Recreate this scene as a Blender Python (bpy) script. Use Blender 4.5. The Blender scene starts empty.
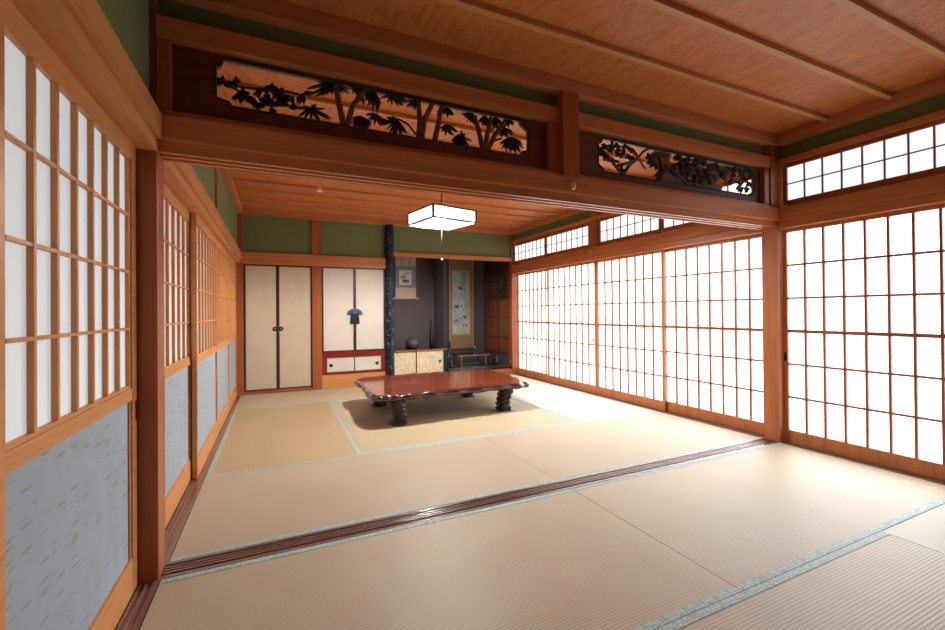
import bpy, bmesh, math, random
from mathutils import Vector, Matrix, noise
random.seed(7)
SC = bpy.context.scene
COL = SC.collection
PI = math.pi

# ------------------------------------------------------------------ room measures (metres)
W = 4.233          # left tatami edge to right pillar face
D = 4.379          # threshold to the back wall
YF = -4.40         # wall behind the viewer
ZC = 2.53          # ceiling boards
ZK, ZN0, ZN1 = 1.782, 1.830, 1.936

# ------------------------------------------------------------------ materials
def new_mat(name):
    m = bpy.data.materials.new(name); m.use_nodes = True
    nt = m.node_tree; b = nt.nodes['Principled BSDF']
    return m, nt, b
def N(nt, t, **kw):
    n = nt.nodes.new(t)
    for k, v in kw.items():
        if hasattr(n, k): setattr(n, k, v)
        else: n.inputs[k].default_value = v
    return n
def col(c): return (c[0], c[1], c[2], 1)
def coords(nt, scale=(1,1,1), rot=(0,0,0)):
    t = N(nt, 'ShaderNodeTexCoord'); mp = N(nt, 'ShaderNodeMapping')
    mp.inputs['Scale'].default_value = scale; mp.inputs['Rotation'].default_value = rot
    nt.links.new(t.outputs['Object'], mp.inputs['Vector'])
    return mp.outputs['Vector']
def ramp(nt, fac, stops):
    r = N(nt, 'ShaderNodeValToRGB'); e = r.color_ramp.elements
    while len(e) < len(stops): e.new(0.5)
    for i, (p, c) in enumerate(stops):
        e[i].position = p; e[i].color = col(c)
    nt.links.new(fac, r.inputs['Fac'])
    return r.outputs['Color']
def bump(nt, b, h, strength=0.2, dist=0.002):
    n = N(nt, 'ShaderNodeBump', Strength=strength, Distance=dist)
    nt.links.new(h, n.inputs['Height']); nt.links.new(n.outputs['Normal'], b.inputs['Normal'])
def plain(name, c, rough=0.6, metal=0.0, coat=0.0, var=0.12, scale=14):
    m, nt, b = new_mat(name)
    n = N(nt, 'ShaderNodeTexNoise', Scale=scale, Detail=4.0)
    nt.links.new(coords(nt), n.inputs['Vector'])
    cr = ramp(nt, n.outputs['Fac'], [(0.3, [x*(1-var) for x in c]), (0.7, [x*(1+var) for x in c])])
    nt.links.new(cr, b.inputs['Base Color'])
    b.inputs['Roughness'].default_value = rough; b.inputs['Metallic'].default_value = metal
    b.inputs['Coat Weight'].default_value = coat
    return m
WOODS = {}
def wood(c, axis='X', rough=0.45, contrast=0.22, key='w', fine=1.0, spec=0.35):
    k = (key, axis)
    if k in WOODS: return WOODS[k]
    m, nt, b = new_mat('wood_%s_%s' % (key, axis))
    long_, cross = 0.9, 22.0*fine
    s = {'X': (long_, cross, cross), 'Y': (cross, long_, cross), 'Z': (cross, cross, long_)}[axis]
    v = coords(nt, s)
    n1 = N(nt, 'ShaderNodeTexNoise', Scale=1.0, Detail=5.0, Roughness=0.6, Distortion=0.6)
    nt.links.new(v, n1.inputs['Vector'])
    n2 = N(nt, 'ShaderNodeTexNoise', Scale=5.0, Detail=2.0)
    nt.links.new(v, n2.inputs['Vector'])
    mx = N(nt, 'ShaderNodeMath', operation='MULTIPLY_ADD')
    nt.links.new(n2.outputs['Fac'], mx.inputs[0]); mx.inputs[1].default_value = 0.4
    nt.links.new(n1.outputs['Fac'], mx.inputs[2])
    d = [x*(1-contrast*1.2) for x in c]; l = [min(1, x*(1+contrast)) for x in c]
    d[1] *= 0.93; d[2] *= 0.9
    cr = ramp(nt, mx.outputs[0], [(0.45, d), (0.68, c), (0.95, l)])
    nt.links.new(cr, b.inputs['Base Color'])
    b.inputs['Roughness'].default_value = rough
    b.inputs['Specular IOR Level'].default_value = spec
    bump(nt, b, mx.outputs[0], 0.12, 0.0015)
    WOODS[k] = m
    return m
def W_SHOJI(a='Z'): return wood((0.56, 0.245, 0.085), a, 0.42, 0.16, 'shoji')
def W_BEAM(a='X'):  return wood((0.50, 0.180, 0.065), a, 0.34, 0.22, 'beam')
def W_PILLAR(a='Z'): return wood((0.33, 0.095, 0.036), a, 0.30, 0.18, 'pillar')
def W_TRACK(a='X'): return wood((0.22, 0.125, 0.098), a, 0.22, 0.25, 'track', spec=0.9)
def W_PANEL(a='X'): return wood((0.12, 0.036, 0.018), a, 0.45, 0.25, 'panel')

def ceiling_mat():
    m, nt, b = new_mat('ceiling_boards')
    v = coords(nt, (7.0, 2.2, 4.0))
    n1 = N(nt, 'ShaderNodeTexNoise', Scale=2.4, Detail=6.0, Roughness=0.65, Distortion=1.4)
    nt.links.new(v, n1.inputs['Vector'])
    v2 = coords(nt, (30, 70, 30))
    n2 = N(nt, 'ShaderNodeTexNoise', Scale=1.2, Detail=3.0, Roughness=0.7)
    nt.links.new(v2, n2.inputs['Vector'])
    mx = N(nt, 'ShaderNodeMath', operation='MULTIPLY_ADD')
    nt.links.new(n2.outputs['Fac'], mx.inputs[0]); mx.inputs[1].default_value = 0.55
    nt.links.new(n1.outputs['Fac'], mx.inputs[2])
    cr = ramp(nt, mx.outputs[0], [(0.5, (0.34, 0.085, 0.021)), (0.75, (0.53, 0.165, 0.044)), (1.0, (0.62, 0.230, 0.075))])
    nt.links.new(cr, b.inputs['Base Color'])
    b.inputs['Roughness'].default_value = 0.42
    b.inputs['Specular IOR Level'].default_value = 0.35
    return m

def tatami_mat(name, c, axis):
    m, nt, b = new_mat(name)
    v = coords(nt)
    sx = N(nt, 'ShaderNodeSeparateXYZ'); nt.links.new(v, sx.inputs[0])
    comp = sx.outputs['Y'] if axis == 'X' else sx.outputs['X']      # ridges run along the long side
    other = sx.outputs['X'] if axis == 'X' else sx.outputs['Y']
    def sine(inp, period):
        a = N(nt, 'ShaderNodeMath', operation='MULTIPLY'); nt.links.new(inp, a.inputs[0]); a.inputs[1].default_value = 2*PI/period
        s = N(nt, 'ShaderNodeMath', operation='SINE'); nt.links.new(a.outputs[0], s.inputs[0])
        r = N(nt, 'ShaderNodeMath', operation='MULTIPLY_ADD'); nt.links.new(s.outputs[0], r.inputs[0]); r.inputs[1].default_value = .5; r.inputs[2].default_value = .5
        return r.outputs[0]
    rib = sine(comp, 0.0135)
    reed = N(nt, 'ShaderNodeTexNoise', Scale=1.0, Detail=3.0, Roughness=0.7)
    sc = (420, 25, 1) if axis == 'X' else (25, 420, 1)
    nt.links.new(coords(nt, sc), reed.inputs['Vector'])
    big = N(nt, 'ShaderNodeTexNoise', Scale=2.5, Detail=4.0); nt.links.new(v, big.inputs['Vector'])
    f1 = N(nt, 'ShaderNodeMath', operation='MULTIPLY_ADD'); nt.links.new(rib, f1.inputs[0]); f1.inputs[1].default_value = 0.40
    f2 = N(nt, 'ShaderNodeMath', operation='MULTIPLY'); nt.links.new(reed.outputs['Fac'], f2.inputs[0]); f2.inputs[1].default_value = 0.35
    nt.links.new(f2.outputs[0], f1.inputs[2])
    f3 = N(nt, 'ShaderNodeMath', operation='MULTIPLY_ADD'); nt.links.new(big.outputs['Fac'], f3.inputs[0]); f3.inputs[1].default_value = 0.35
    nt.links.new(f1.outputs[0], f3.inputs[2])
    cr = ramp(nt, f3.outputs[0], [(0.15, [x*0.76 for x in c]), (0.55, c), (1.0, [min(1, x*1.16) for x in c])])
    nt.links.new(cr, b.inputs['Base Color'])
    b.inputs['Roughness'].default_value = 0.5
    b.inputs['Specular IOR Level'].default_value = 0.35
    bump(nt, b, rib, 0.25, 0.002)
    return m

def heri_mat():
    m, nt, b = new_mat('mat_border_cloth')
    v = coords(nt)
    vo = N(nt, 'ShaderNodeTexVoronoi', Scale=52.0, Randomness=0.55, feature='DISTANCE_TO_EDGE')
    nt.links.new(v, vo.inputs['Vector'])
    cr = ramp(nt, vo.outputs['Distance'], [(0.05, (0.27, 0.37, 0.36)), (0.20, (0.46, 0.56, 0.53)), (0.5, (0.38, 0.48, 0.46))])
    nt.links.new(cr, b.inputs['Base Color']); b.inputs['Roughness'].default_value = 0.6
    return m

def kasuri_mat():
    """blue-grey cloth paper with scattered short horizontal dashes (Y is along the door, Z up)"""
    m, nt, b = new_mat('blue_dashed_paper')
    base = (0.285, 0.342, 0.395)
    def dashes(off, sy, sz, gate):
        t = coords(nt, (1, sy, sz))
        ad = N(nt, 'ShaderNodeVectorMath', operation='ADD'); nt.links.new(t, ad.inputs[0]); ad.inputs[1].default_value = off
        sp = N(nt, 'ShaderNodeSeparateXYZ'); nt.links.new(ad.outputs[0], sp.inputs[0])
        cb = N(nt, 'ShaderNodeCombineXYZ'); nt.links.new(sp.outputs['Y'], cb.inputs['X']); nt.links.new(sp.outputs['Z'], cb.inputs['Y'])
        vo = N(nt, 'ShaderNodeTexVoronoi', Scale=1.0, Randomness=0.9, voronoi_dimensions='2D')
        nt.links.new(cb.outputs[0], vo.inputs['Vector'])
        lt = N(nt, 'ShaderNodeMath', operation='LESS_THAN'); nt.links.new(vo.outputs['Distance'], lt.inputs[0]); lt.inputs[1].default_value = 0.30
        sc = N(nt, 'ShaderNodeSeparateColor'); nt.links.new(vo.outputs['Color'], sc.inputs[0])
        g = N(nt, 'ShaderNodeMath', operation='GREATER_THAN'); nt.links.new(sc.outputs[0], g.inputs[0]); g.inputs[1].default_value = gate
        mu = N(nt, 'ShaderNodeMath', operation='MULTIPLY'); nt.links.new(lt.outputs[0], mu.inputs[0]); nt.links.new(g.outputs[0], mu.inputs[1])
        return mu.outputs[0]
    a = dashes((0, 3.3, 1.7), 11.5, 88.0, 0.915)
    c2 = dashes((0, 9.1, 5.2), 20.0, 140.0, 0.94)
    nz = N(nt, 'ShaderNodeTexNoise', Scale=9.0, Detail=5.0); nt.links.new(coords(nt), nz.inputs['Vector'])
    br = ramp(nt, nz.outputs['Fac'], [(0.3, [x*0.93 for x in base]), (0.7, [x*1.06 for x in base])])
    m1 = N(nt, 'ShaderNodeMixRGB'); nt.links.new(a, m1.inputs[0]); nt.links.new(br, m1.inputs[1]); m1.inputs[2].default_value = (0.235, 0.225, 0.20, 1)
    m2 = N(nt, 'ShaderNodeMixRGB'); nt.links.new(c2, m2.inputs[0]); nt.links.new(m1.outputs[0], m2.inputs[1]); m2.inputs[2].default_value = (0.24, 0.25, 0.25, 1)
    nt.links.new(m2.outputs[0], b.inputs['Base Color']); b.inputs['Roughness'].default_value = 0.7
    return m

def paper_lit(name, c, strength, base=0.75, through=0.0):
    """shoji paper with daylight standing behind it"""
    m, nt, b = new_mat(name)
    n = N(nt, 'ShaderNodeTexNoise', Scale=3.0, Detail=3.0); nt.links.new(coords(nt), n.inputs['Vector'])
    cr = ramp(nt, n.outputs['Fac'], [(0.3, [x*0.97 for x in c]), (0.7, c)])
    b.inputs['Base Color'].default_value = (base, base, base, 1)
    b.inputs['Roughness'].default_value = 0.8
    nt.links.new(cr, b.inputs['Emission Color'])
    b.inputs['Emission Strength'].default_value = strength
    if through > 0:                      # thin paper: part of the daylight passes straight on
        t = N(nt, 'ShaderNodeBsdfTransparent'); mx = N(nt, 'ShaderNodeMixShader'); mx.inputs[0].default_value = through
        nt.links.new(b.outputs[0], mx.inputs[1]); nt.links.new(t.outputs[0], mx.inputs[2])
        nt.links.new(mx.outputs[0], nt.nodes['Material Output'].inputs['Surface'])
    return m

def log_mat():
    m, nt, b = new_mat('blackened_log')
    v = coords(nt, (1, 1, 0.45))
    vo = N(nt, 'ShaderNodeTexNoise', Scale=30.0, Detail=3.0, Distortion=1.5); nt.links.new(v, vo.inputs['Vector'])
    cr = ramp(nt, vo.outputs['Fac'], [(0.48, (0.003, 0.004, 0.007)), (0.58, (0.010, 0.016, 0.034)), (0.68, (0.13, 0.17, 0.25))])
    nt.links.new(cr, b.inputs['Base Color']); b.inputs['Roughness'].default_value = 0.45
    b.inputs['Specular IOR Level'].default_value = 0.3
    bump(nt, b, vo.outputs['Fac'], 0.4, 0.006)
    return m

def cream_pattern_mat():
    m, nt, b = new_mat('gold_flecked_paper')
    vo = N(nt, 'ShaderNodeTexNoise', Scale=28.0, Detail=4.0, Distortion=2.5); nt.links.new(coords(nt), vo.inputs['Vector'])
    cr = ramp(nt, vo.outputs['Fac'], [(0.36, (0.36, 0.27, 0.14)), (0.46, (0.66, 0.55, 0.36)), (0.6, (0.76, 0.66, 0.47))])
    nt.links.new(cr, b.inputs['Base Color']); b.inputs['Roughness'].default_value = 0.6
    return m

M = {}
M['ceiling'] = ceiling_mat()
M['green'] = plain('green_plaster', (0.150, 0.185, 0.072), 0.85, var=0.10, scale=60)
M['alcove'] = plain('grey_violet_plaster', (0.098, 0.082, 0.090), 0.8, var=0.12, scale=40)
M['beige_wall'] = plain('beige_plaster', (0.42, 0.34, 0.24), 0.8)
M['dark_wall'] = plain('brown_plaster', (0.07, 0.045, 0.03), 0.8)
M['sub'] = plain('sub_floor', (0.20, 0.14, 0.09), 0.8)
M['heri'] = heri_mat()
M['kasuri'] = kasuri_mat()
M['paper_r'] = paper_lit('daylit_paper', (0.93, 0.97, 1.0), 2.0, 0.75, 0.42)
M['paper_t'] = paper_lit('daylit_transom_paper', (0.90, 0.97, 1.0), 0.92, 0.3)
M['paper_tr'] = paper_lit('daylit_far_transom_paper', (0.95, 0.98, 1.0), 1.1, 0.6)
M['paper_l'] = paper_lit('corridor_lit_paper', (0.90, 0.96, 1.0), 0.36, 0.42)
M['paper_un'] = paper_lit('unlit_paper', (1, 1, 1), 0.02, 0.45)
M['paper_dimmed'] = paper_lit('dimmed_unseen_paper', (0.95, 0.98, 1.0), 1.1, 0.6)  # glow turned down on an unseen screen to spare the beam front
M['paper_lr'] = paper_lit('dim_corridor_paper', (1.0, 0.93, 0.85), 0.20, 0.60)
M['fusuma'] = plain('cream_door_paper', (0.56, 0.46, 0.335), 0.6, var=0.05, scale=5)
M['fusuma_w'] = plain('white_door_paper', (0.64, 0.595, 0.53), 0.6, var=0.03, scale=5)
M['black_lacquer'] = plain('black_lacquer', (0.012, 0.011, 0.014), 0.12, coat=0.6)
M['dark_frame'] = plain('dark_brown_lacquer', (0.045, 0.022, 0.018), 0.3)
M['red_lacquer'] = plain('red_lacquer', (0.20, 0.022, 0.014), 0.25, coat=0.4)
M['red_brown'] = plain('red_brown_edge', (0.30, 0.10, 0.06), 0.3)
M['carve'] = plain('carved_dark_wood', (0.026, 0.013, 0.009), 0.75, var=0.3, scale=30)
M['carve_brown'] = plain('carved_brown_wood', (0.13, 0.048, 0.024), 0.45, var=0.3, scale=30)
M['table_top'] = wood((0.175, 0.036, 0.014), 'X', 0.07, 0.30, 'table', 0.5, spec=0.7)
M['table_edge'] = plain('dark_carved_edge', (0.060, 0.020, 0.022), 0.16, coat=0.6, var=0.3, scale=25)
M['leg'] = plain('dark_carved_leg', (0.012, 0.005, 0.006), 0.35, coat=0.15, var=0.3)
M['brass'] = plain('aged_brass', (0.62, 0.43, 0.16), 0.3, metal=1.0)
M['iron'] = plain('dark_iron', (0.02, 0.02, 0.024), 0.4, metal=0.6)
M['blue_iron'] = plain('blue_grey_metal', (0.10, 0.14, 0.22), 0.35, metal=0.7, var=0.5, scale=60)
M['white_plastic'] = plain('white_plastic', (0.9, 0.9, 0.9), 0.4, var=0.02)
M['jar'] = plain('brown_grey_stoneware', (0.10, 0.068, 0.070), 0.4, var=0.4, scale=9)
M['drift'] = plain('black_driftwood', (0.02, 0.016, 0.018), 0.5)
M['scroll_beige'] = plain('beige_scroll_silk', (0.60, 0.46, 0.37), 0.8, var=0.05, scale=40)
M['scroll_strip'] = plain('brown_scroll_strip', (0.30, 0.20, 0.16), 0.8)
M['scroll_blue'] = plain('blue_grey_brocade', (0.24, 0.28, 0.33), 0.8, var=0.3, scale=90)
M['scroll_paper'] = plain('white_scroll_paper', (0.72, 0.71, 0.68), 0.8, var=0.04)
M['ink'] = plain('black_ink', (0.03, 0.035, 0.045), 0.8)
M['scroll_gold'] = plain('ochre_brocade', (0.30, 0.20, 0.085), 0.8, var=0.15, scale=70)
M['scroll_trim'] = plain('pale_gold_trim', (0.50, 0.40, 0.22), 0.7)
M['ivory'] = plain('ivory_rod_end', (0.80, 0.76, 0.70), 0.3)
M['crimson'] = plain('crimson_pigment', (0.36, 0.09, 0.07), 0.8)
M['leafgreen'] = plain('grey_green_pigment', (0.16, 0.23, 0.20), 0.8)
M['cream_fleck'] = cream_pattern_mat()
M['log'] = log_mat()
M['cord'] = plain('dark_cord', (0.03, 0.025, 0.02), 0.6)
M['string'] = plain('grey_pull_string', (0.03, 0.03, 0.03), 0.6)
M['lamp_wood'] = plain('dark_lamp_frame', (0.012, 0.008, 0.007), 0.5)
def painted_sky():
    m, nt, b = new_mat('pale_painted_silk')
    n = N(nt, 'ShaderNodeTexNoise', Scale=5.0, Detail=4.0); nt.links.new(coords(nt), n.inputs['Vector'])
    cr = ramp(nt, n.outputs['Fac'], [(0.35, (0.24, 0.36, 0.40)), (0.5, (0.42, 0.52, 0.50)), (0.65, (0.58, 0.56, 0.46))])
    nt.links.new(cr, b.inputs['Base Color']); b.inputs['Roughness'].default_value = 0.8
    return m
M['painted'] = painted_sky()
def lamp_paper(name, through):
    m, nt, b = new_mat(name)
    e = N(nt, 'ShaderNodeEmission', Strength=1.9); e.inputs['Color'].default_value = (1, 0.98, 0.95, 1)
    t = N(nt, 'ShaderNodeBsdfTransparent'); mx = N(nt, 'ShaderNodeMixShader'); mx.inputs[0].default_value = through
    nt.links.new(e.outputs[0], mx.inputs[1]); nt.links.new(t.outputs[0], mx.inputs[2])
    nt.links.new(mx.outputs[0], nt.nodes['Material Output'].inputs['Surface'])
    return m
M['lamp'] = lamp_paper('lamp_shade_panel', 0.08); M['lamp_b'] = lamp_paper('lamp_bottom_panel', 0.62)

# ------------------------------------------------------------------ mesh helpers
def box(bm, x0, x1, y0, y1, z0, z1, bev=0.0, mi=0):
    vs = [bm.verts.new((x, y, z)) for x in (x0, x1) for y in (y0, y1) for z in (z0, z1)]
    q = [(0,1,3,2), (4,6,7,5), (0,4,5,1), (2,3,7,6), (0,2,6,4), (1,5,7,3)]
    fs = [bm.faces.new([vs[i] for i in f]) for f in q]
    for f in fs: f.material_index = mi
    if bev > 0:
        es = list({e for f in fs for e in f.edges})
        r = bmesh.ops.bevel(bm, geom=es, offset=bev, segments=2, affect='EDGES', profile=0.7)
        for f in r['faces']: f.material_index = mi
    return vs
def prism(bm, pts, a0, a1, plane='XZ', mi=0):
    """extrude a 2-D outline: plane XZ spans y a0..a1, XY spans z a0..a1, YZ spans x a0..a1"""
    def P(p, a):
        return {'XZ': (p[0], a, p[1]), 'XY': (p[0], p[1], a), 'YZ': (a, p[0], p[1])}[plane]
    lo = [bm.verts.new(P(p, a0)) for p in pts]; hi = [bm.verts.new(P(p, a1)) for p in pts]
    n = len(pts)
    fs = [bm.faces.new(lo), bm.faces.new(list(reversed(hi)))]
    for i in range(n):
        fs.append(bm.faces.new([lo[i], hi[i], hi[(i+1) % n], lo[(i+1) % n]]))
    for f in fs: f.material_index = mi
    return fs
def tube(bm, pts, radii, seg=8, mi=0, cap=True):
    pts = [Vector(p) for p in pts]
    if not hasattr(radii, '__len__'): radii = [radii]*len(pts)
    rings = []; up = Vector((0.13, 0.31, 0.94)).normalized()
    for i, p in enumerate(pts):
        t = (pts[min(i+1, len(pts)-1)] - pts[max(i-1, 0)]).normalized()
        u = t.cross(up)
        if u.length < 1e-3: u = t.cross(Vector((1, 0, 0)))
        u.normalize(); v = t.cross(u)
        rings.append([bm.verts.new(p + (u*math.cos(2*PI*k/seg) + v*math.sin(2*PI*k/seg))*radii[i]) for k in range(seg)])
    for a, b in zip(rings, rings[1:]):
        for k in range(seg):
            f = bm.faces.new([a[k], a[(k+1) % seg], b[(k+1) % seg], b[k]]); f.smooth = True; f.material_index = mi
    if cap:
        for r in (rings[0], rings[-1]):
            f = bm.faces.new(r); f.material_index = mi
def lathe(bm, prof, c, seg=28, mi=0, axis='Z'):
    rings = []
    for r, h in prof:
        ring = []
        for k in range(seg):
            a = 2*PI*k/seg; u, v = r*math.cos(a), r*math.sin(a)
            p = {'Z': (u, v, h), 'X': (h, u, v), 'Y': (u, h, v)}[axis]
            ring.append(bm.verts.new(Vector(c) + Vector(p)))
        rings.append(ring)
    for a, b in zip(rings, rings[1:]):
        for k in range(seg):
            f = bm.faces.new([a[k], a[(k+1) % seg], b[(k+1) % seg], b[k]]); f.smooth = True; f.material_index = mi
    for r in (rings[0], rings[-1]):
        f = bm.faces.new(r); f.material_index = mi
def blob(bm, c, r, sc=(1, 1, 1), mi=0, sub=1):
    g = bmesh.ops.create_icosphere(bm, subdivisions=sub, radius=r)
    for v in g['verts']:
        v.co = Vector((v.co.x*sc[0], v.co.y*sc[1], v.co.z*sc[2])) + Vector(c)
    for f in {f for v in g['verts'] for f in v.link_faces}: f.material_index = mi; f.smooth = True
def plate_with_hole(bm, outer, inner, y0, y1):
    """flat board in the XZ plane with a window cut right through it"""
    fr = []
    for y in (y0, y1):
        o = [bm.verts.new((p[0], y, p[1])) for p in outer]; i = [bm.verts.new((p[0], y, p[1])) for p in inner]
        es = []
        for ring in (o, i):
            for k in range(len(ring)): es.append(bm.edges.new((ring[k], ring[(k+1) % len(ring)])))
        bmesh.ops.triangle_fill(bm, use_beauty=True, use_dissolve=False, edges=es)
        fr.append((o, i))
    for a, b in ((fr[0][0], fr[1][0]), (fr[0][1], fr[1][1])):
        for k in range(len(a)): bm.faces.new([a[k], a[(k+1) % len(a)], b[(k+1) % len(a)], b[k]])
def world_of(o):
    v = Vector((0, 0, 0))
    while o is not None: v += o.location; o = o.parent
    return v
def build(name, bm, mats, parent=None, loc=None, smooth=False):
    """bm is in room coordinates; the object gets its own origin (loc, else the base centre)"""
    bmesh.ops.recalc_face_normals(bm, faces=bm.faces[:])
    if parent is not None: base = world_of(parent)
    elif loc is not None: base = Vector(loc)
    else:
        xs = [v.co.x for v in bm.verts]; ys = [v.co.y for v in bm.verts]; zs = [v.co.z for v in bm.verts]
        base = Vector(((min(xs)+max(xs))/2, (min(ys)+max(ys))/2, min(zs)))
    for v in bm.verts: v.co -= base
    me = bpy.data.meshes.new(name); bm.to_mesh(me); bm.free()
    if smooth:
        for p in me.polygons: p.use_smooth = True
    for m in (mats if isinstance(mats, (list, tuple)) else [mats]): me.materials.append(m)
    o = bpy.data.objects.new(name, me); COL.objects.link(o)
    if parent is not None: o.parent = parent
    else: o.location = base
    return o
def BM(): return bmesh.new()
def tag(o, label, cat, group=None):
    o['label'] = label; o['category'] = cat
    if group: o['group'] = group
    return o
def thing(name, loc, label, cat, group=None):
    o = bpy.data.objects.new(name, None); COL.objects.link(o); o.location = loc; o.empty_display_size = 0.05
    return tag(o, label, cat, group)
def struct(name, bm, m, parent=None):
    o = build(name, bm, m, parent)
    if parent is None: o['kind'] = 'structure'
    return o
TRIM = [0]
def trim(x0, x1, y0, y1, z0, z1, m, bev=0.004):
    TRIM[0] += 1
    bm = BM(); box(bm, x0, x1, y0, y1, z0, z1, bev)
    return struct('trim_%d' % TRIM[0], bm, m)
def boxpart(name, parent, dims, m, bev=0.002):
    bm = BM()
    for d in (dims if isinstance(dims[0], (list, tuple)) else [dims]): box(bm, *d, bev)
    return build(name, bm, m, parent)
# ------------------------------------------------------------------ the room shell
b = BM(); box(b, -0.30, W+0.30, YF-0.1, 5.7, -0.12, -0.056); struct('floor', b, M['sub'])
b = BM(); box(b, -0.30, W+0.40, YF-0.1, 5.7, ZC, ZC+0.05); struct('ceiling', b, M['ceiling'])
b = BM(); box(b, -0.12, -0.025, YF, D+0.05, 1.90, ZC); box(b, -0.30, -0.17, YF, D+0.05, -0.06, 1.9); struct('wall_left', b, M['green'])
b = BM(); box(b, W+0.03, W+0.16, YF, D+0.05, 2.30, ZC); struct('wall_right', b, M['green'])
b = BM(); box(b, -0.30, W+0.3, YF-0.08, YF, -0.06, ZC); struct('wall_front', b, M['dark_wall'])
b = BM(); box(b, W+0.05, W+0.16, YF, -2.19, 0.0, 2.0); struct('wall_right', b, M['beige_wall'])  # unseen wall put in place of lit screens to darken the beam
b = BM(); box(b, 0.0, W, 0.035, 0.095, 2.30, ZC); struct('wall_middle', b, M['green'])
b = BM(); box(b, -0.02, 2.0, D+0.01, D+0.07, 1.90, ZC); box(b, 2.0, W+0.02, D+0.01, D+0.07, 2.03, ZC); struct('wall_back', b, M['green'])
b = BM(); box(b, -0.02, 1.90, D+0.09, D+0.12, -0.05, 1.95); struct('wall_back', b, M['dark_wall'])  # unseen dark backing added so no outside light shows past the doors
# alcove plaster: behind the shelves, partition, deep recess, its right side and its ceiling
for d in ((1.98, 2.9815, 5.00, 5.06, 0.0, 2.2), (2.982, 3.010, 4.50, 5.4995, 0.0, 2.2), (2.965, W+0.1, 5.50, 5.56, 0.0, 2.2), (1.90, 1.98, D+0.075, 5.06, 0.0, 2.2),
          (1.90, W+0.12, D+0.0705, 5.56, 2.2, 2.24), (W+0.031, W+0.09, D+0.08, 5.4995, 0.0, 2.2), (W+0.0, W+0.030, D+0.08, 5.4995, 0.0, 0.335), (W+0.0, W+0.030, 4.47, 5.4995, 1.861, 2.2)):
    b = BM(); box(b, *d); struct('wall_alcove', b, M['alcove'] if d[4] < 1.8 else M['dark_frame'])

b = BM(); box(b, W+0.10, W+0.16, YF, D+0.05, 1.90, 2.2995); struct('wall_right', b, M['beige_wall'])  # unseen backing added behind the transoms to block sun leaks

# pillars
trim(-0.125, 0.0, 0.0, 0.125, -0.056, ZC, W_PILLAR('Z'))                   # left, between the rooms
trim(W, W+0.14, 0.0, 0.13, -0.056, ZC, W_BEAM('Z'))                      # right, between the rooms
trim(-0.10, 0.045, D-0.02, D+0.08, -0.056, ZC, W_PILLAR('Z'))              # back left corner
trim(0.915, 1.045, D-0.03, D+0.08, -0.056, ZC, W_PILLAR('Z'))              # between the closets
trim(W-0.03, W+0.10, D-0.02, D+0.09, -0.056, ZC, W_PILLAR('Z'))            # back right corner
trim(-0.06, -0.012, 2.10, 2.20, ZN1, 2.46, W_PILLAR('Z'))                  # short stud on the left green wall
trim(W-0.005, W+0.10, 2.185, 2.345, ZN1, 2.46, W_PILLAR('Z'))              # between the far transoms
# nageshi rails and head rails
trim(-0.06, 0.022, YF, 0.0, ZN0, ZN1, W_SHOJI('Y'), 0.006)
trim(-0.06, 0.022, 0.11, D, ZN0, ZN1, W_SHOJI('Y'), 0.006)
trim(-0.12, 0.004, YF, 0.0, ZK, ZN0, W_SHOJI('Y'))
trim(-0.12, 0.004, 0.125, D, ZK, ZN0, W_SHOJI('Y'))
trim(W-0.022, W+0.06, YF, 0.0, ZN0, ZN1, W_BEAM('Y'), 0.006)
trim(W-0.022, W+0.06, 0.12, D, ZN0, ZN1, W_BEAM('Y'), 0.006)
trim(W+0.0, W+0.14, YF, 0.0, 1.765, ZN0, W_BEAM('Y'))
trim(W+0.0, W+0.14, 0.13, D, 1.765, ZN0, W_BEAM('Y'))
trim(0.0, 2.0, D-0.045, D+0.03, 1.777, ZN1, W_BEAM('X'), 0.006)            # back wall, left of the log
trim(2.10, W-0.03, D-0.02, D+0.06, 1.978, 2.045, W_BEAM('X'), 0.006)       # alcove head rail
# the long beam between the rooms: rail, body and grooved head rail
trim(0.0, W, -0.028, 0.0, ZN0, ZN1, W_BEAM('X'), 0.006)
trim(0.0, W, 0.0, 0.13, ZN0-0.034, ZN1+0.02, W_BEAM('X'))
TRIM[0] += 1; b = BM()
for y0, y1 in ((0.0, 0.022), (0.054, 0.078), (0.110, 0.132)): box(b, 0.0, W, y0, y1, ZK, ZN0-0.034, 0.002)
struct('trim_%d' % TRIM[0], b, W_BEAM('X'))
trim(0.0, W, 0.132, 0.160, ZN0, ZN1, W_BEAM('X'), 0.006)
# ceiling cornices
zc0 = 2.445
trim(0.0, W, -0.040, 0.035, zc0, ZC, W_BEAM('X'), 0.008)
trim(0.0, W, 0.095, 0.165, zc0, ZC, W_BEAM('X'), 0.008)
trim(-0.03, 0.040, YF, -0.04, zc0, ZC, W_BEAM('Y'), 0.008)
trim(-0.03, 0.040, 0.165, D, zc0, ZC, W_BEAM('Y'), 0.008)
trim(W-0.050, W+0.03, YF, -0.04, zc0, ZC, W_BEAM('Y'), 0.008)
trim(W-0.050, W+0.03, 0.165, D, zc0, ZC, W_BEAM('Y'), 0.008)
trim(0.0, W, D-0.055, D+0.01, zc0, ZC, W_BEAM('X'), 0.008)
# ceiling battens
for k in range(1, 12):
    y = -0.02 - 0.362*k
    if y > YF+0.05: trim(0.035, W-0.045, y-0.019, y+0.019, 2.500, ZC, W_SHOJI('X'), 0.006)
for k in range(1, 12):
    y = 0.13 + 0.354*k
    if y < D-0.1: trim(0.035, W-0.045, y-0.017, y+0.017, 2.500, ZC, W_SHOJI('X'), 0.006)
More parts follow.
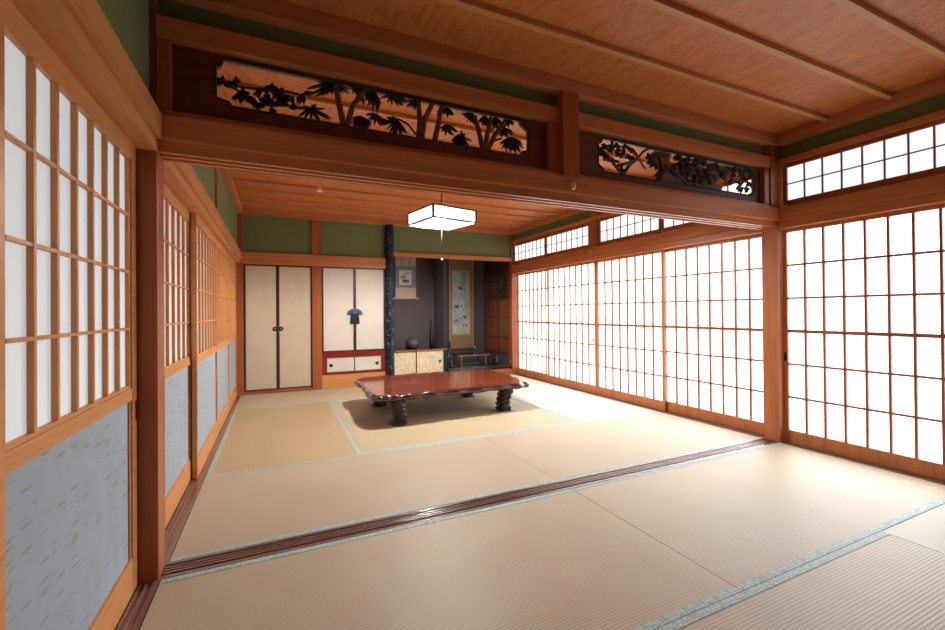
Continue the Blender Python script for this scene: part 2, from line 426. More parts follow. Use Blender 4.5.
# grooved sill between the rooms and the sills along both walls
def sill(x0, x1, y0, y1, along):
    TRIM[0] += 1; b = BM(); z0, zg, z1 = -0.056, -0.004, 0.003
    box(b, x0, x1, y0, y1, z0, zg)
    fr = [(0.0, 0.16), (0.30, 0.37), (0.46, 0.54), (0.63, 0.70), (0.84, 1.0)]
    for a, c in fr:
        if along == 'X': box(b, x0, x1, y0+(y1-y0)*a, y0+(y1-y0)*c, zg, z1, 0.0015)
        else: box(b, x0+(x1-x0)*a, x0+(x1-x0)*c, y0, y1, zg, z1, 0.0015)
    struct('trim_%d' % TRIM[0], b, W_TRACK(along))
sill(0.0, W, 0.0, 0.132, 'X')
sill(-0.125, 0.004, YF, 0.0, 'Y'); sill(-0.125, 0.006, 0.125, D-0.02, 'Y')
sill(W-0.010, W+0.14, YF, 0.0, 'Y'); sill(W-0.010, W+0.14, 0.13, D-0.02, 'Y')
# base board under the closets, alcove ledges
trim(1.045, 1.98, D-0.02, D+0.05, -0.056, 0.20, W_SHOJI('X'))
trim(0.045, 0.915, D-0.02, D+0.05, -0.056, 0.045, W_PILLAR('X'))
trim(2.10, W-0.03, D-0.01, D+0.07, -0.056, 0.10, W_PILLAR('X'))
trim(2.984, 3.010, 4.47, 4.50, 0.0, 1.98, M['ink'])               # slim post at the partition's edge

# ------------------------------------------------------------------ tatami mats
T0 = 0.008
XS = [T0, 1.053, 2.103, 3.166, 4.222]
def tatami(x0, x1, y0, y1, c, axis, borders, label, hw=0.034):
    nm = 'reed_%s_%.2f_%.2f' % (axis, x0, y0)
    t = thing('tatami_mat', ((x0+x1)/2, (y0+y1)/2, -0.056), label, 'floor mat', 'tatami mats on the floor')
    g = 0.0012
    b = BM(); box(b, x0+g, x1-g, y0+g, y1-g, -0.056, 0.0, 0.0012); build('reed_cover', b, tatami_mat(nm, c, axis), t)
    for s in borders:
        b = BM(); zt = 0.0016
        if s == 'S': box(b, x0+g, x1-g, y0+g, y0+hw, 0.0002, zt)
        if s == 'N': box(b, x0+g, x1-g, y1-hw, y1-g, 0.0002, zt)
        if s == 'W': box(b, x0+g, x0+hw, y0+g, y1-g, 0.0002, zt)
        if s == 'E': box(b, x1-hw, x1-g, y0+g, y1-g, 0.0002, zt)
        build('border_cloth', b, M['heri'], t)
C1 = (0.470, 0.392, 0.275); C2_SHEEN = (0.46, 0.345, 0.190); C3 = (0.49, 0.395, 0.245); C4_SHEEN = (0.53, 0.49, 0.40)  # mat sheen is painted into the colour: golden and pale tones
R = 1.074; Y1 = 0.134; Y2 = 1.238; Y3 = 3.40; Y4 = D-0.022
tatami(XS[0], XS[2], -R, -0.001, C1, 'X', 'SN', 'large tatami mat in front of the sill, on the left beside the near pillar')
tatami(XS[2], XS[4], -R, -0.001, C1, 'X', 'SN', 'large tatami mat in front of the sill, on the right by the paper screens')
tatami(XS[1], XS[3], -2*R, -R, C1, 'X', 'SN', 'tatami mat nearest the viewer at the bottom right edge of the photo')
tatami(XS[3], XS[4], -R-2.15, -R, C4_SHEEN, 'Y', '', 'tatami mat with a pale sheen cut off by the right edge of the photo')
b = BM(); box(b, XS[0], XS[1], YF, -1.075, -0.056, 0.0); box(b, XS[1]+.002, XS[3]-.002, YF, -2.15, -0.056, 0.0); struct('floor', b, tatami_mat('reed_unseen', (0.55, 0.42, 0.295), 'Y'))
tatami(XS[0], XS[2], Y1, Y2, C1, 'X', 'SN', 'tatami mat just beyond the sill, left half of the far room')
tatami(XS[2], XS[4], Y1, Y2, C1, 'X', 'SN', 'tatami mat just beyond the sill, right half of the far room')
tatami(XS[0], XS[1], Y2, Y3, C2_SHEEN, 'Y', 'WE', 'tatami mat with a golden sheen lying left of the low table')
tatami(XS[1], XS[3], Y2, Y2+1.081, C3, 'X', 'SN', 'tatami mat under the front half of the low table')
tatami(XS[1], XS[3], Y2+1.081, Y3, C3, 'X', 'SN', 'tatami mat under the back half of the low table')
tatami(XS[3], XS[4], Y2, Y3, C4_SHEEN, 'Y', 'WE', 'tatami mat with a pale sheen between the low table and the right screens')
tatami(XS[0], XS[2], Y3, Y4, C3, 'X', 'SN', 'tatami mat at the foot of the closet doors')
tatami(XS[2], XS[4], Y3, Y4, C3, 'X', 'SN', 'tatami mat in front of the alcove')

# ------------------------------------------------------------------ sliding paper screens
def bars(b, axis_x, t, y0, y1, z0, z1, ny, nz, wv=0.010, wh=0.009, thick=(), gap=0.0):
    """lattice: ny columns, nz rows between y0..y1, z0..z1, bars t deep starting at x=axis_x"""
    for k in range(1, ny):
        y = y0+(y1-y0)*k/ny; box(b, min(axis_x, axis_x+t), max(axis_x, axis_x+t), y-wv/2, y+wv/2, z0, z1)
    e = 0.0008*(1 if t > 0 else -1)
    for k in range(1, nz):
        z = z0+(z1-z0)*k/nz; w = 0.026 if k in thick else wh
        box(b, min(axis_x+e, axis_x+t*0.9), max(axis_x+e, axis_x+t*0.9), y0, y1, z-w/2, z+w/2)
NW = [0]
def screen_root(loc, label, group):
    if label: return thing('shoji_screen', loc, label, 'paper screen', group)
    NW[0] += 1; o = bpy.data.objects.new('window_%d' % NW[0], None); COL.objects.link(o); o.location = loc; o['kind'] = 'structure'
    return o
def screen_right(y0, y1, xf, label, group, pull=None, stile=0.032, lit='paper_r'):
    """screen on the window side; xf is its room-side face"""
    z0, z1 = 0.004, 1.768; zb, zt = 0.108, 1.735; xb = xf+0.030
    t = screen_root((xf+0.015, (y0+y1)/2, z0), label, group)
    b = BM()
    box(b, xf, xb, y0, y0+stile, z0, z1, 0.003); box(b, xf, xb, y1-stile, y1, z0, z1, 0.003)
    box(b, xf+0.001, xb, y0+stile, y1-stile, z0, zb, 0.003); box(b, xf+0.001, xb, y0+stile, y1-stile, zt, z1, 0.003)
    build('frame', b, W_BEAM('Z'), t)
    b = BM(); bars(b, xf+0.002, 0.018, y0+stile, y1-stile, zb, zt, 8, 6, 0.0145, 0.0160, thick=(3,)); build('lattice', b, W_PILLAR('Z'), t)
    b = BM(); box(b, xf+0.0201, xf+0.022, y0+stile, y1-stile, zb, zt); build('paper', b, M[lit], t)
    if pull is not None:
        b = BM(); box(b, xf-0.0015, xf+0.004, pull-0.010, pull+0.010, 0.675, 0.745, 0.001); build('finger_pull', b, M['iron'], t)
GR = 'paper screens along the right wall'
screen_right(-1.10, -0.004, 4.288, 'tall bright paper screen in the near room, right of the square pillar', GR, -0.020)
screen_right(-2.17, -1.085, 4.322, None, GR, lit='paper_dimmed')  # unseen screen, dimmed to keep light off the beam
screen_right(0.135, 1.245, 4.322, 'far-room paper screen nearest the square pillar, first beyond the sill', GR)
screen_right(1.200, 2.287, 4.288, 'far-room paper screen second from the square pillar, set forward', GR)
screen_right(2.289, 3.41, 4.288, 'far-room paper screen third from the square pillar, with a dark finger pull', GR, 2.34)
screen_right(3.36, 4.375, 4.322, 'far-room paper screen in the corner beside the alcove', GR)

def screen_left(y0, y1, xf, label, group, cols, pull=None, lit='paper_l', stile=0.032, s_r=None):
    """screen on the left wall with a blue lower panel; xf is its room-side face"""
    z0, z1 = 0.004, 1.790; zp0, zp1, zb, zt = 0.142, 0.765, 0.825, 1.715; xb = xf-0.030
    t = screen_root((xf-0.015, (y0+y1)/2, z0), label, group)
    yt, sr = y1, (s_r or stile); b = BM()
    box(b, xb, xf, y0, y0+stile, z0, z1, 0.003); box(b, xb, xf, y1-sr, y1, z0, z1, 0.003)
    y1 = y1-sr+stile
    for a, c in ((z0, zp0), (zp1, zb-0.012), (zt, z1)): box(b, xb, xf-0.001, y0+stile, y1-stile, a, c, 0.003)
    box(b, xb, xf-0.005, y0+stile, y1-stile, zb-0.012, zb, 0.001)
    s2 = stile+0.014
    box(b, xb, xf-0.006, y0+stile, y0+s2, z0, z1, 0.001); box(b, xb, xf-0.006, y1-s2, y1-stile, z0, z1, 0.001)
    build('frame', b, W_SHOJI('Y'), t)
    b = BM(); bars(b, xf-0.004, -0.014, y0+s2, y1-s2, zb, zt, cols, 4, 0.013, 0.010); build('lattice', b, W_SHOJI('Z'), t)
    b = BM(); box(b, xf-0.021, xf-0.0190, y0+s2, y1-s2, zb, zt); build('paper', b, M[lit], t)
    b = BM(); box(b, xf-0.024, xf-0.012, y0+s2, y1-s2, zp0, zp1); build('lower_panel', b, M['kasuri'], t)
    if pull is not None:
        b = BM(); box(b, xf-0.003, xf+0.0015, pull-0.009, pull+0.009, 0.68, 0.755, 0.001); build('finger_pull', b, M['iron'], t)
GL = 'screens with blue lower panels along the left wall'
screen_left(-1.040, -0.010, -0.068, 'large near screen with pale paper above a blue dashed panel, left of the dark pillar', GL, 7, -0.024, stile=0.104, s_r=0.058)
screen_left(-2.05, -1.045, -0.032, None, GL, 7, lit='paper_un')
screen_left(-3.10, -2.01, -0.068, None, GL, 7, lit='paper_un')
screen_left(-4.38, -3.06, -0.032, None, GL, 7, lit='paper_un')
screen_left(0.128, 1.245, -0.072, 'blue-panelled screen just beyond the dark left pillar', GL, 7, lit='paper_lr')
screen_left(1.200, 2.300, -0.034, 'blue-panelled screen second beyond the dark left pillar, standing forward', GL, 7, lit='paper_lr')
screen_left(2.310, 3.40, -0.036, 'blue-panelled screen third beyond the dark left pillar', GL, 7, lit='paper_lr')
screen_left(3.41, 4.352, -0.036, 'blue-panelled screen farthest back, beside the cream closet doors', GL, 7, lit='paper_lr')

# ------------------------------------------------------------------ transom windows on the right wall
def transom(y0, y1, z0, z1, zt, cols, m):
    NW[0] += 1; xf = 4.250; b = BM()
    box(b, xf+0.012, xf+0.0135, y0, y1, z0, z1); w = struct('window_%d' % NW[0], b, m)
    b = BM(); bars(b, xf+0.002, 0.010, y0, y1, z0, z1, cols, 2, 0.010, 0.009); build('lattice', b, W_PILLAR('Z'), w)
    b = BM(); f = 0.030
    box(b, xf-0.004, xf+0.03, y0-f, y0, z0-f, zt, 0.002); box(b, xf-0.004, xf+0.03, y1, y1+f, z0-f, zt, 0.002)
    box(b, xf-0.005, xf+0.03, y0, y1, z0-0.045, z0, 0.002); box(b, xf-0.005, xf+0.03, y0, y1, z1, zt, 0.002)
    build('window_frame', b, W_PILLAR('Y'), w)
transom(-1.05, -0.068, 1.990, 2.258, 2.29, 8, M['paper_t'])
transom(-2.13, -1.125, 1.990, 2.258, 2.29, 8, M['paper_t'])
transom(0.20, 1.16, 1.990, 2.250, 2.29, 8, M['paper_tr'])
transom(1.225, 2.150, 1.990, 2.250, 2.29, 8, M['paper_tr'])
transom(2.385, 3.350, 1.990, 2.240, 2.29, 8, M['paper_tr'])
transom(3.412, 4.325, 1.985, 2.240, 2.29, 8, M['paper_tr'])
trim(W-0.012, W+0.06, YF, 0.0, 2.29, 2.335, W_BEAM('Y'), 0.005)
trim(W-0.012, W+0.06, 0.13, D, 2.29, 2.335, W_BEAM('Y'), 0.005)
TRUNKS= [[(0.723, 2.234), (0.739, 2.154), (0.762, 2.027)], [(0.865, 2.241), (0.803, 2.138), (0.773, 2.029)], [(1.151, 2.244), (1.159, 2.134), (1.152, 2.021)], [(1.23, 2.24), (1.185, 2.144), (1.169, 2.035)], [(1.287, 2.243), (1.265, 2.136), (1.237, 2.021)], [(1.484, 2.225), (1.516, 2.124), (1.538, 2.026)], [(1.59, 2.229), (1.566, 2.132), (1.548, 2.027)], [(1.693, 2.236), (1.613, 2.128), (1.565, 2.033)]]
FRONDS= [[(0.713, 2.242), (0.589, 2.189), (0.594, 2.157), (0.619, 2.152), (0.644, 2.162), (0.665, 2.172), (0.697, 2.189), (0.707, 2.18), (0.76, 2.203), (0.793, 2.209), (0.64, 2.232)], [(0.848, 2.246), (0.804, 2.223), (0.82, 2.209), (0.793, 2.237), (0.893, 2.178), (0.859, 2.16)], [(0.916, 2.24), (0.876, 2.215), (0.859, 2.183), (0.876, 2.152), (0.904, 2.129), (0.932, 2.128), (0.944, 2.171)], [(0.847, 2.101), (0.803, 2.048), (0.803, 2.025), (0.836, 2.02), (0.869, 2.025), (0.881, 2.05), (0.803, 2.082), (0.898, 2.065)], [(0.921, 2.126), (0.875, 2.118), (0.898, 2.088), (0.915, 2.068), (0.943, 2.073)], [(0.574, 2.159), (0.544, 2.126), (0.548, 2.1), (0.594, 2.179), (0.573, 2.11), (0.614, 2.172)], [(0.608, 2.095), (0.548, 2.046), (0.573, 2.035), (0.543, 2.094), (0.706, 2.064), (0.654, 2.104), (0.634, 2.127), (0.644, 2.037)], [(1.004, 2.245), (0.955, 2.216), (0.982, 2.195), (1.009, 2.194), (1.043, 2.19), (1.071, 2.204), (1.088, 2.221)], [(1.139, 2.236), (1.104, 2.194), (1.122, 2.189), (1.088, 2.21), (1.099, 2.229)], [(1.031, 2.117), (0.986, 2.033), (1.008, 2.02), (1.03, 2.024), (1.053, 2.033), (1.072, 2.058), (0.965, 2.083), (1.058, 2.078), (0.976, 2.123)], [(0.96, 2.109), (0.965, 2.073), (0.949, 2.07), (0.987, 2.093)], [(1.312, 2.236), (1.342, 2.196), (1.323, 2.181), (1.299, 2.194), (1.25, 2.179), (1.348, 2.22)], [(1.305, 2.137), (1.28, 2.093), (1.31, 2.081), (1.341, 2.092), (1.372, 2.109), (1.348, 2.128)], [(1.385, 2.099), (1.353, 2.042), (1.372, 2.021), (1.397, 2.031), (1.341, 2.057)], [(1.471, 2.228), (1.41, 2.211), (1.423, 2.202), (1.448, 2.189), (1.461, 2.179), (1.48, 2.171), (1.429, 2.232)], [(1.547, 2.236), (1.513, 2.183), (1.533, 2.174), (1.559, 2.185), (1.593, 2.166), (1.599, 2.156)], [(1.614, 2.237), (1.606, 2.157), (1.593, 2.179), (1.634, 2.18), (1.654, 2.195)], [(1.703, 2.235), (1.731, 2.215), (1.71, 2.193), (1.682, 2.194)], [(1.403, 2.093), (1.358, 2.034), (1.37, 2.018), (1.396, 2.022), (1.427, 2.021), (1.453, 2.037), (1.473, 2.075), (1.346, 2.055), (1.403, 2.128)], [(1.668, 2.185), (1.731, 2.153), (1.702, 2.136), (1.668, 2.13), (1.64, 2.156), (1.731, 2.178)], [(1.702, 2.13), (1.646, 2.078), (1.66, 2.056), (1.695, 2.049), (1.723, 2.047), (1.758, 2.046), (1.794, 2.058), (1.809, 2.085), (1.795, 2.126), (1.766, 2.14)]]
STEMS= [[(1.138, 2.058), (1.092, 2.106), (1.037, 2.126)], [(1.578, 2.068), (1.619, 2.104), (1.661, 2.123)], [(0.208, 2.151), (0.251, 2.143), (0.3, 2.138), (0.363, 2.141), (0.433, 2.151), (0.495, 2.158), (0.554, 2.154)], [(0.251, 2.138), (0.317, 2.111), (0.372, 2.076), (0.437, 2.078), (0.504, 2.091), (0.558, 2.086)], [(0.514, 2.083), (0.563, 2.089), (0.603, 2.094)]]
BLOBS= [(0.234, 2.144), (0.256, 2.134), (0.286, 2.155), (0.295, 2.091), (0.308, 2.084), (0.326, 2.108), (0.349, 2.092), (0.363, 2.074), (0.381, 2.062), (0.4, 2.087), (0.414, 2.105), (0.428, 2.082), (0.377, 2.118), (0.409, 2.14), (0.437, 2.157), (0.452, 2.134), (0.476, 2.154), (0.48, 2.129), (0.504, 2.123), (0.519, 2.121), (0.446, 2.054), (0.456, 2.092), (0.485, 2.098), (0.524, 2.084)]
RSTEMS= [[(2.4, 2.172), (2.485, 2.118), (2.561, 2.046), (2.611, 2.03)], [(2.542, 2.077), (2.642, 2.11), (2.734, 2.157), (2.785, 2.106), (2.806, 2.093)], [(2.683, 2.208), (2.734, 2.161), (2.787, 2.215), (2.861, 2.246), (2.926, 2.228)], [(2.601, 2.036), (2.662, 2.105), (2.734, 2.15)], [(3.086, 2.103), (3.157, 2.078), (3.206, 2.041), (3.343, 2.04), (3.487, 2.101), (3.623, 2.195)], [(3.623, 2.191), (3.662, 2.077), (3.733, 2.14), (3.763, 2.218)], [(3.788, 2.064), (3.876, 2.139), (3.965, 2.169)]]
RTRUNK= [(2.915, 2.227), (2.957, 2.137), (2.955, 2.026), (3.055, 2.03), (3.012, 2.137), (3.047, 2.23), (2.981, 2.236)]
RBLOBS= [(2.4, 2.172), (2.39, 2.134), (2.438, 2.193), (2.428, 2.132), (2.456, 2.107), (2.495, 2.209), (2.485, 2.178), (2.534, 2.223), (2.544, 2.187), (2.593, 2.179), (2.613, 2.212), (2.653, 2.203), (2.642, 2.156), (2.563, 2.152), (2.513, 2.107), (2.828, 2.175), (2.86, 2.195), (2.871, 2.157), (2.849, 2.131), (2.892, 2.128), (2.571, 2.055), (2.912, 2.068), (2.934, 2.039), (2.683, 2.146), (3.098, 2.148), (3.147, 2.188), (3.196, 2.204), (3.246, 2.219), (3.308, 2.219), (3.359, 2.235), (3.397, 2.214), (3.158, 2.138), (3.22, 2.164), (3.282, 2.163), (3.332, 2.144), (3.244, 2.115), (3.182, 2.073), (3.306, 2.088), (3.37, 2.113), (3.422, 2.156), (3.461, 2.134), (3.502, 2.193), (3.28, 2.05), (3.218, 2.043), (3.356, 2.068), (3.692, 2.209), (3.763, 2.227), (3.82, 2.216), (3.877, 2.224), (3.936, 2.213), (3.733, 2.168), (3.848, 2.183), (3.905, 2.152), (3.95, 2.186), (3.69, 2.108), (3.831, 2.059), (3.904, 2.077), (3.542, 2.207)]
RSOLID= [(3.017, 2.229), (3.099, 2.182), (3.086, 2.129), (3.157, 2.053), (3.33, 2.03), (3.473, 2.073), (3.568, 2.147), (3.622, 2.127), (3.566, 2.021), (2.944, 1.985), (2.946, 2.152)]
# ------------------------------------------------------------------ carved transom panels over the beam
OPEN_L = [(0.21, 2.063), (0.21, 2.200), (0.225, 2.206), (0.236, 2.225), (0.24, 2.243), (1.781, 2.243), (1.79, 2.222), (1.84, 2.191), (1.84, 2.075), (1.79, 2.056), (1.783, 2.030), (0.272, 2.033), (0.262, 2.052)]
OPEN_R = [(2.372, 2.062), (2.372, 2.200), (2.395, 2.208), (2.414, 2.241), (3.950, 2.238), (3.962, 2.215), (3.992, 2.200), (3.992, 2.061), (3.962, 2.048), (3.945, 2.022), (2.423, 2.019), (2.405, 2.045)]
def ranma(x0, x1, opening, label, fill):
    t = thing('carved_transom', ((x0+x1)/2, 0.045, 1.957), label, 'carved panel', 'carved panels over the beam')
    b = BM(); plate_with_hole(b, [(x0, 1.957), (x1, 1.957), (x1, 2.285), (x0, 2.285)], opening, 0.030, 0.060); build('board', b, W_PANEL('X'), t)
    # moulding round the cut-out
    b = BM(); pts = [(p[0], 0.030, p[1]) for p in opening]; pts.append(pts[0]); tube(b, pts, 0.006, 6); build('opening_edge', b, M['carve'], t)
    fill(t)
def leaf(b, c, tip, w, y0, y1):
    cx, cz = c; tx, tz = tip; dx, dz = tx-cx, tz-cz; L = math.hypot(dx, dz)
    if L < 1e-4: return
    nx, nz = -dz/L, dx/L
    prof = [(0.0, 0.35), (0.35, 1.0), (0.7, 0.75), (1.0, 0.0)]
    a = [(cx+dx*s+nx*w*k, cz+dz*s+nz*w*k) for s, k in prof]; c2 = [(cx+dx*s-nx*w*k, cz+dz*s-nz*w*k) for s, k in prof[:-1]]
    prism(b, a+c2[::-1], y0, y1)
def fill_left(t):
    rnd = random.Random(3)
    for T in TRUNKS:
        b = BM(); P = []
        for k in range(13):
            s = k/12*(len(T)-1); i = min(int(s), len(T)-2); f = s-i
            P.append((T[i][0]*(1-f)+T[i+1][0]*f, 0.045, T[i][1]*(1-f)+T[i+1][1]*f))
        tube(b, P, [0.0125+0.003*k/12+(0.002 if k % 2 else 0) for k in range(13)], 8); build('palm_trunk', b, M['carve_brown'], t)
    for F in FRONDS:
        b = BM(); c = F[0]
        for i, tip in enumerate(F[1:]):
            leaf(b, c, tip, 0.0062, 0.036+0.004*(i % 3), 0.048+0.004*(i % 3))
            for q in range(3):
                mid = ((c[0]+2.4*tip[0])/3.4+rnd.uniform(-.034, .034), (c[1]+2.4*tip[1])/3.4+rnd.uniform(-.018, .010))
                leaf(b, c, mid, 0.0045, 0.034+0.004*q, 0.046+0.004*q)
        build('palm_frond', b, M['carve'], t)
    for S in STEMS:
        b = BM(); tube(b, [(p[0], 0.045, p[1]) for p in S], 0.0055, 6); build('stem', b, M['carve'], t)
    for i, (x, z) in enumerate(BLOBS):
        b = BM()
        for k in range(4):
            a = rnd.uniform(0, 2*PI); r = rnd.uniform(0.018, 0.032)
            leaf(b, (x, z), (x+r*math.cos(a), z+r*math.sin(a)), 0.008, 0.036, 0.052)
        blob(b, (x, 0.043, z), rnd.uniform(0.010, 0.016), (1.3, 0.7, 0.9))
        build('vine_leaf', b, M['carve'], t)
def fill_right(t):
    rnd = random.Random(5)
    b = BM(); prism(b, RTRUNK, 0.034, 0.060); build('tree_trunk', b, M['carve_brown'], t)
    b = BM(); 
    for P in ([(2.92, 2.015), (3.60, 2.015), (3.62, 2.06), (3.50, 2.09), (3.30, 2.075), (3.10, 2.10), (2.95, 2.16)],
              [(3.02, 2.09), (3.50, 2.085), (3.46, 2.15), (3.36, 2.19), (3.20, 2.20), (3.06, 2.17)],
              [(2.82, 2.18), (2.98, 2.10), (3.06, 2.17), (3.02, 2.21), (2.90, 2.235)]):
        prism(b, P, 0.046, 0.0595)
    build('rock_relief', b, M['carve_brown'], t)
    for S in RSTEMS:
        b = BM(); tube(b, [(p[0], 0.042, p[1]) for p in S], [0.013-0.0015*k for k in range(len(S))], 7); build('branch', b, M['carve_brown'], t)
    EX = [(rnd.uniform(2.98, 3.50), rnd.uniform(2.06, 2.225)) for _ in range(22)] + [(rnd.uniform(3.45, 3.95), rnd.uniform(2.11, 2.22)) for _ in range(16)]
    for x, z in RBLOBS + EX:
        b = BM()
        for k in range(6):
            a = rnd.uniform(0, 2*PI); r = rnd.uniform(0.020, 0.036)
            leaf(b, (x, z), (x+r*1.3*math.cos(a), z+r*math.sin(a)), 0.008, 0.026+0.003*k, 0.038+0.003*k)
        blob(b, (x, 0.036, z), rnd.uniform(0.009, 0.015), (1.3, 0.8, 0.9))
        build('leaf_cluster', b, M['carve'], t)
ranma(0.045, 1.965, OPEN_L, 'long dark carved panel with palms and bamboo in its cut-out, over the beam at left', fill_left)
ranma(2.16, 4.06, OPEN_R, 'carved panel with a gnarled tree and dense foliage, over the beam at right', fill_right)
# frames around the carved panels
trim(0.0, W, -0.006, 0.035, ZN1, 1.960, W_BEAM('X'), 0.003)
trim(0.0, W, -0.012, 0.035, 2.262, 2.352, W_BEAM('X'), 0.006)
trim(0.0, 0.05, -0.008, 0.035, 1.960, 2.262, W_PILLAR('Z'), 0.003)
trim(1.962, 2.032, -0.008, 0.06, 1.960, 2.262, W_PILLAR('Z'), 0.003)
trim(4.055, 4.115, -0.008, 0.035, 1.960, 2.262, W_PILLAR('Z'), 0.003)
trim(4.125, 4.225, -0.016, 0.035, 1.950, 2.445, W_PILLAR('Z'), 0.003)
trim(2.035, 2.158, -0.045, 0.035, 1.922, 2.446, W_PILLAR('Z'), 0.003)      # hanging strut

# brass nail covers
def nail_cover(c, n, label):
    t = thing('nail_cover', c, label, 'metal fitting', 'brass nail covers')
    b = BM(); ax = 'Y' if n[1] else 'X'; s = n[1] or n[0]
    lathe(b, [(0.0, 0.0), (0.027, 0.001*s), (0.027, 0.004*s), (0.022, 0.006*s), (0.0, 0.007*s)] if s > 0 else [(0.0, 0.0), (0.027, -0.001), (0.027, -0.004), (0.022, -0.006), (0.0, -0.007)], c, 20, 0, ax)
    build('disc', b, M['brass'], t)
    b = BM()
    for k in range(6):
        a = k*PI/3; u, v = 0.014*math.cos(a), 0.014*math.sin(a)
        p = (c[0]+u, c[1]+0.007*s, c[2]+v) if ax == 'Y' else (c[0]+0.007*s, c[1]+u, c[2]+v)
        blob(b, p, 0.006, (1, 1, 1))
    p = (c[0], c[1]+0.008*s, c[2]) if ax == 'Y' else (c[0]+0.008*s, c[1], c[2])
    blob(b, p, 0.006)
    build('petals', b, M['brass'], t)
nail_cover((2.113, -0.028, 1.876), (0, -1, 0), 'round brass flower-shaped nail cover on the beam under the hanging strut')
nail_cover((0.022, 2.23, 1.880), (1, 0, 0), 'small brass nail cover on the rail of the left wall')
nail_cover((W-0.022, 2.30, 1.886), (-1, 0, 0), 'small brass nail cover on the right wall rail under the transoms')

# smoke detector
t = thing('smoke_detector', (0.905, 2.99, ZC), 'round white smoke detector on the far ceiling', 'smoke detector')
b = BM(); lathe(b, [(0.0, 0), (0.050, 0), (0.050, -0.012), (0.045, -0.018), (0.0, -0.018)], (0.905, 2.99, ZC), 24); build('base', b, M['white_plastic'], t)
b = BM(); lathe(b, [(0.036, -0.018), (0.034, -0.036), (0.020, -0.045), (0.0, -0.046)], (0.905, 2.99, ZC), 24); build('sensor_head', b, M['white_plastic'], t)

# ------------------------------------------------------------------ pendant lamp
LC = Vector((2.072, 2.150, 2.05)); LS = 0.262; LH = 0.125; LA = math.radians(11.5)
t = thing('pendant_lamp', LC, 'lit square paper pendant lamp hanging from the far ceiling', 'lamp')
def lrot(bm):
    m = Matrix.Translation(LC) @ Matrix.Rotation(LA, 4, 'Z')
    bmesh.ops.transform(bm, matrix=m, verts=bm.verts[:])
for s, (x0, x1, y0, y1) in enumerate(((-LS, LS, -LS, -LS+.003), (-LS, LS, LS-.003, LS), (-LS, -LS+.003, -LS+.004, LS-.004), (LS-.003, LS, -LS+.004, LS-.004))):
    b = BM(); box(b, x0, x1, y0, y1, 0.004, LH); lrot(b); build('side_panel', b, M['lamp'], t)
b = BM(); box(b, -LS+.004, LS-.004, -LS+.004, LS-.004, 0.0, 0.003); lrot(b); build('bottom_panel', b, M['lamp_b'], t)
b = BM(); box(b, -LS+.004, LS-.004, -LS+.004, LS-.004, LH-.004, LH-.001); lrot(b); build('top_light_block', b, M['white_plastic'], t)  # unseen opaque board, added to keep bulb light off the ceiling
b = BM(); f = 0.009
for sx in (-1, 1):
    for sy in (-1, 1): box(b, sx*LS-f, sx*LS+f, sy*LS-f, sy*LS+f, -0.004, LH+0.004)
for s in (-1, 1):
    for z in (0.0, LH):
        h = 0.007
        box(b, -LS, LS, s*LS-h, s*LS+h, z-h, z+h); box(b, s*LS-h, s*LS+h, -LS, LS, z-h, z+h)
lrot(b); build('frame', b, M['lamp_wood'], t)
b = BM()
for s in (-1, 1):
    for k in (-0.33, 0.0, 0.33):
        box(b, k*LS-.0015, k*LS+.0015, s*(LS+.001)-.0015, s*(LS+.001)+.0015, 0.0, LH); box(b, s*(LS+.001)-.0015, s*(LS+.001)+.0015, k*LS-.0015, k*LS+.0015, 0.0, LH)
    box(b, -LS, LS, s*(LS+.001)-.0015, s*(LS+.001)+.0015, LH*.5-.0015, LH*.5+.0015); box(b, s*(LS+.001)-.0015, s*(LS+.001)+.0015, -LS, LS, LH*.5-.0015, LH*.5+.0015)
lrot(b); build('shade_lattice', b, M['white_plastic'], t)
b = BM(); tube(b, [LC+Vector((0, 0, LH)), (LC.x, LC.y, ZC)], 0.006, 8); box(b, LC.x-LS*.7, LC.x+LS*.7, LC.y-.012, LC.y+.012, LC.z+LH-.004, LC.z+LH+.004)
lathe(b, [(0.0, 0), (0.045, 0), (0.04, -0.03), (0.0, -0.035)], (LC.x, LC.y, ZC), 20); build('cord', b, M['cord'], t)
ps = BM(); tube(ps, [LC+Vector((0, 0, -.002)), (LC.x, LC.y, 1.685)], 0.0014, 6); s_ = build('pull_string', ps, M['string'], t)
b = BM(); lathe(b, [(0.003, 0.03), (0.011, 0.02), (0.013, 0.006), (0.0, 0.0)], (LC.x, LC.y, 1.655), 14); build('string_knob', b, M['ivory'], s_)
ld = bpy.data.lights.new('lamp_bulb', 'POINT'); ld.energy = 560; ld.color = (1.0, 0.96, 0.90); ld.shadow_soft_size = 0.05
lo = bpy.data.objects.new('lamp_bulb', ld); COL.objects.link(lo); lo.parent = t; lo.location = (0, 0, 0.065)

# ------------------------------------------------------------------ low carved table
t = thing('low_table', (2.19, 2.55, 0.002), 'low glossy red-brown table with carved rim and twisted legs on the far mats', 'table')
corner = [(1.350, 3.15), (1.315, 2.62), (1.295, 2.06), (1.40, 1.93), (1.60, 1.915), (2.05, 1.945), (2.60, 1.955), (2.99, 1.97), (3.05, 2.10), (3.10, 2.45), (3.12, 2.88), (3.04, 3.17), (2.5, 3.24), (1.9, 3.25)]
def smooth_loop(P, n):
    out = []
    L = len(P)
    for i in range(L):
        p0, p1, p2, p3 = [Vector(P[(i+k-1) % L]) for k in range(4)]
        for j in range(n):
            s = j/n
            out.append(0.5*((2*p1)+(p2-p0)*s+(2*p0-5*p1+4*p2-p3)*s*s+(3*p1-p0-3*p2+p3)*s**3))
    return out
loop = smooth_loop(corner, 20)
ZT = 0.302
ctr = Vector((2.19, 2.58))
b = BM(); inner = [p + (ctr-p).normalized()*0.020 for p in loop]
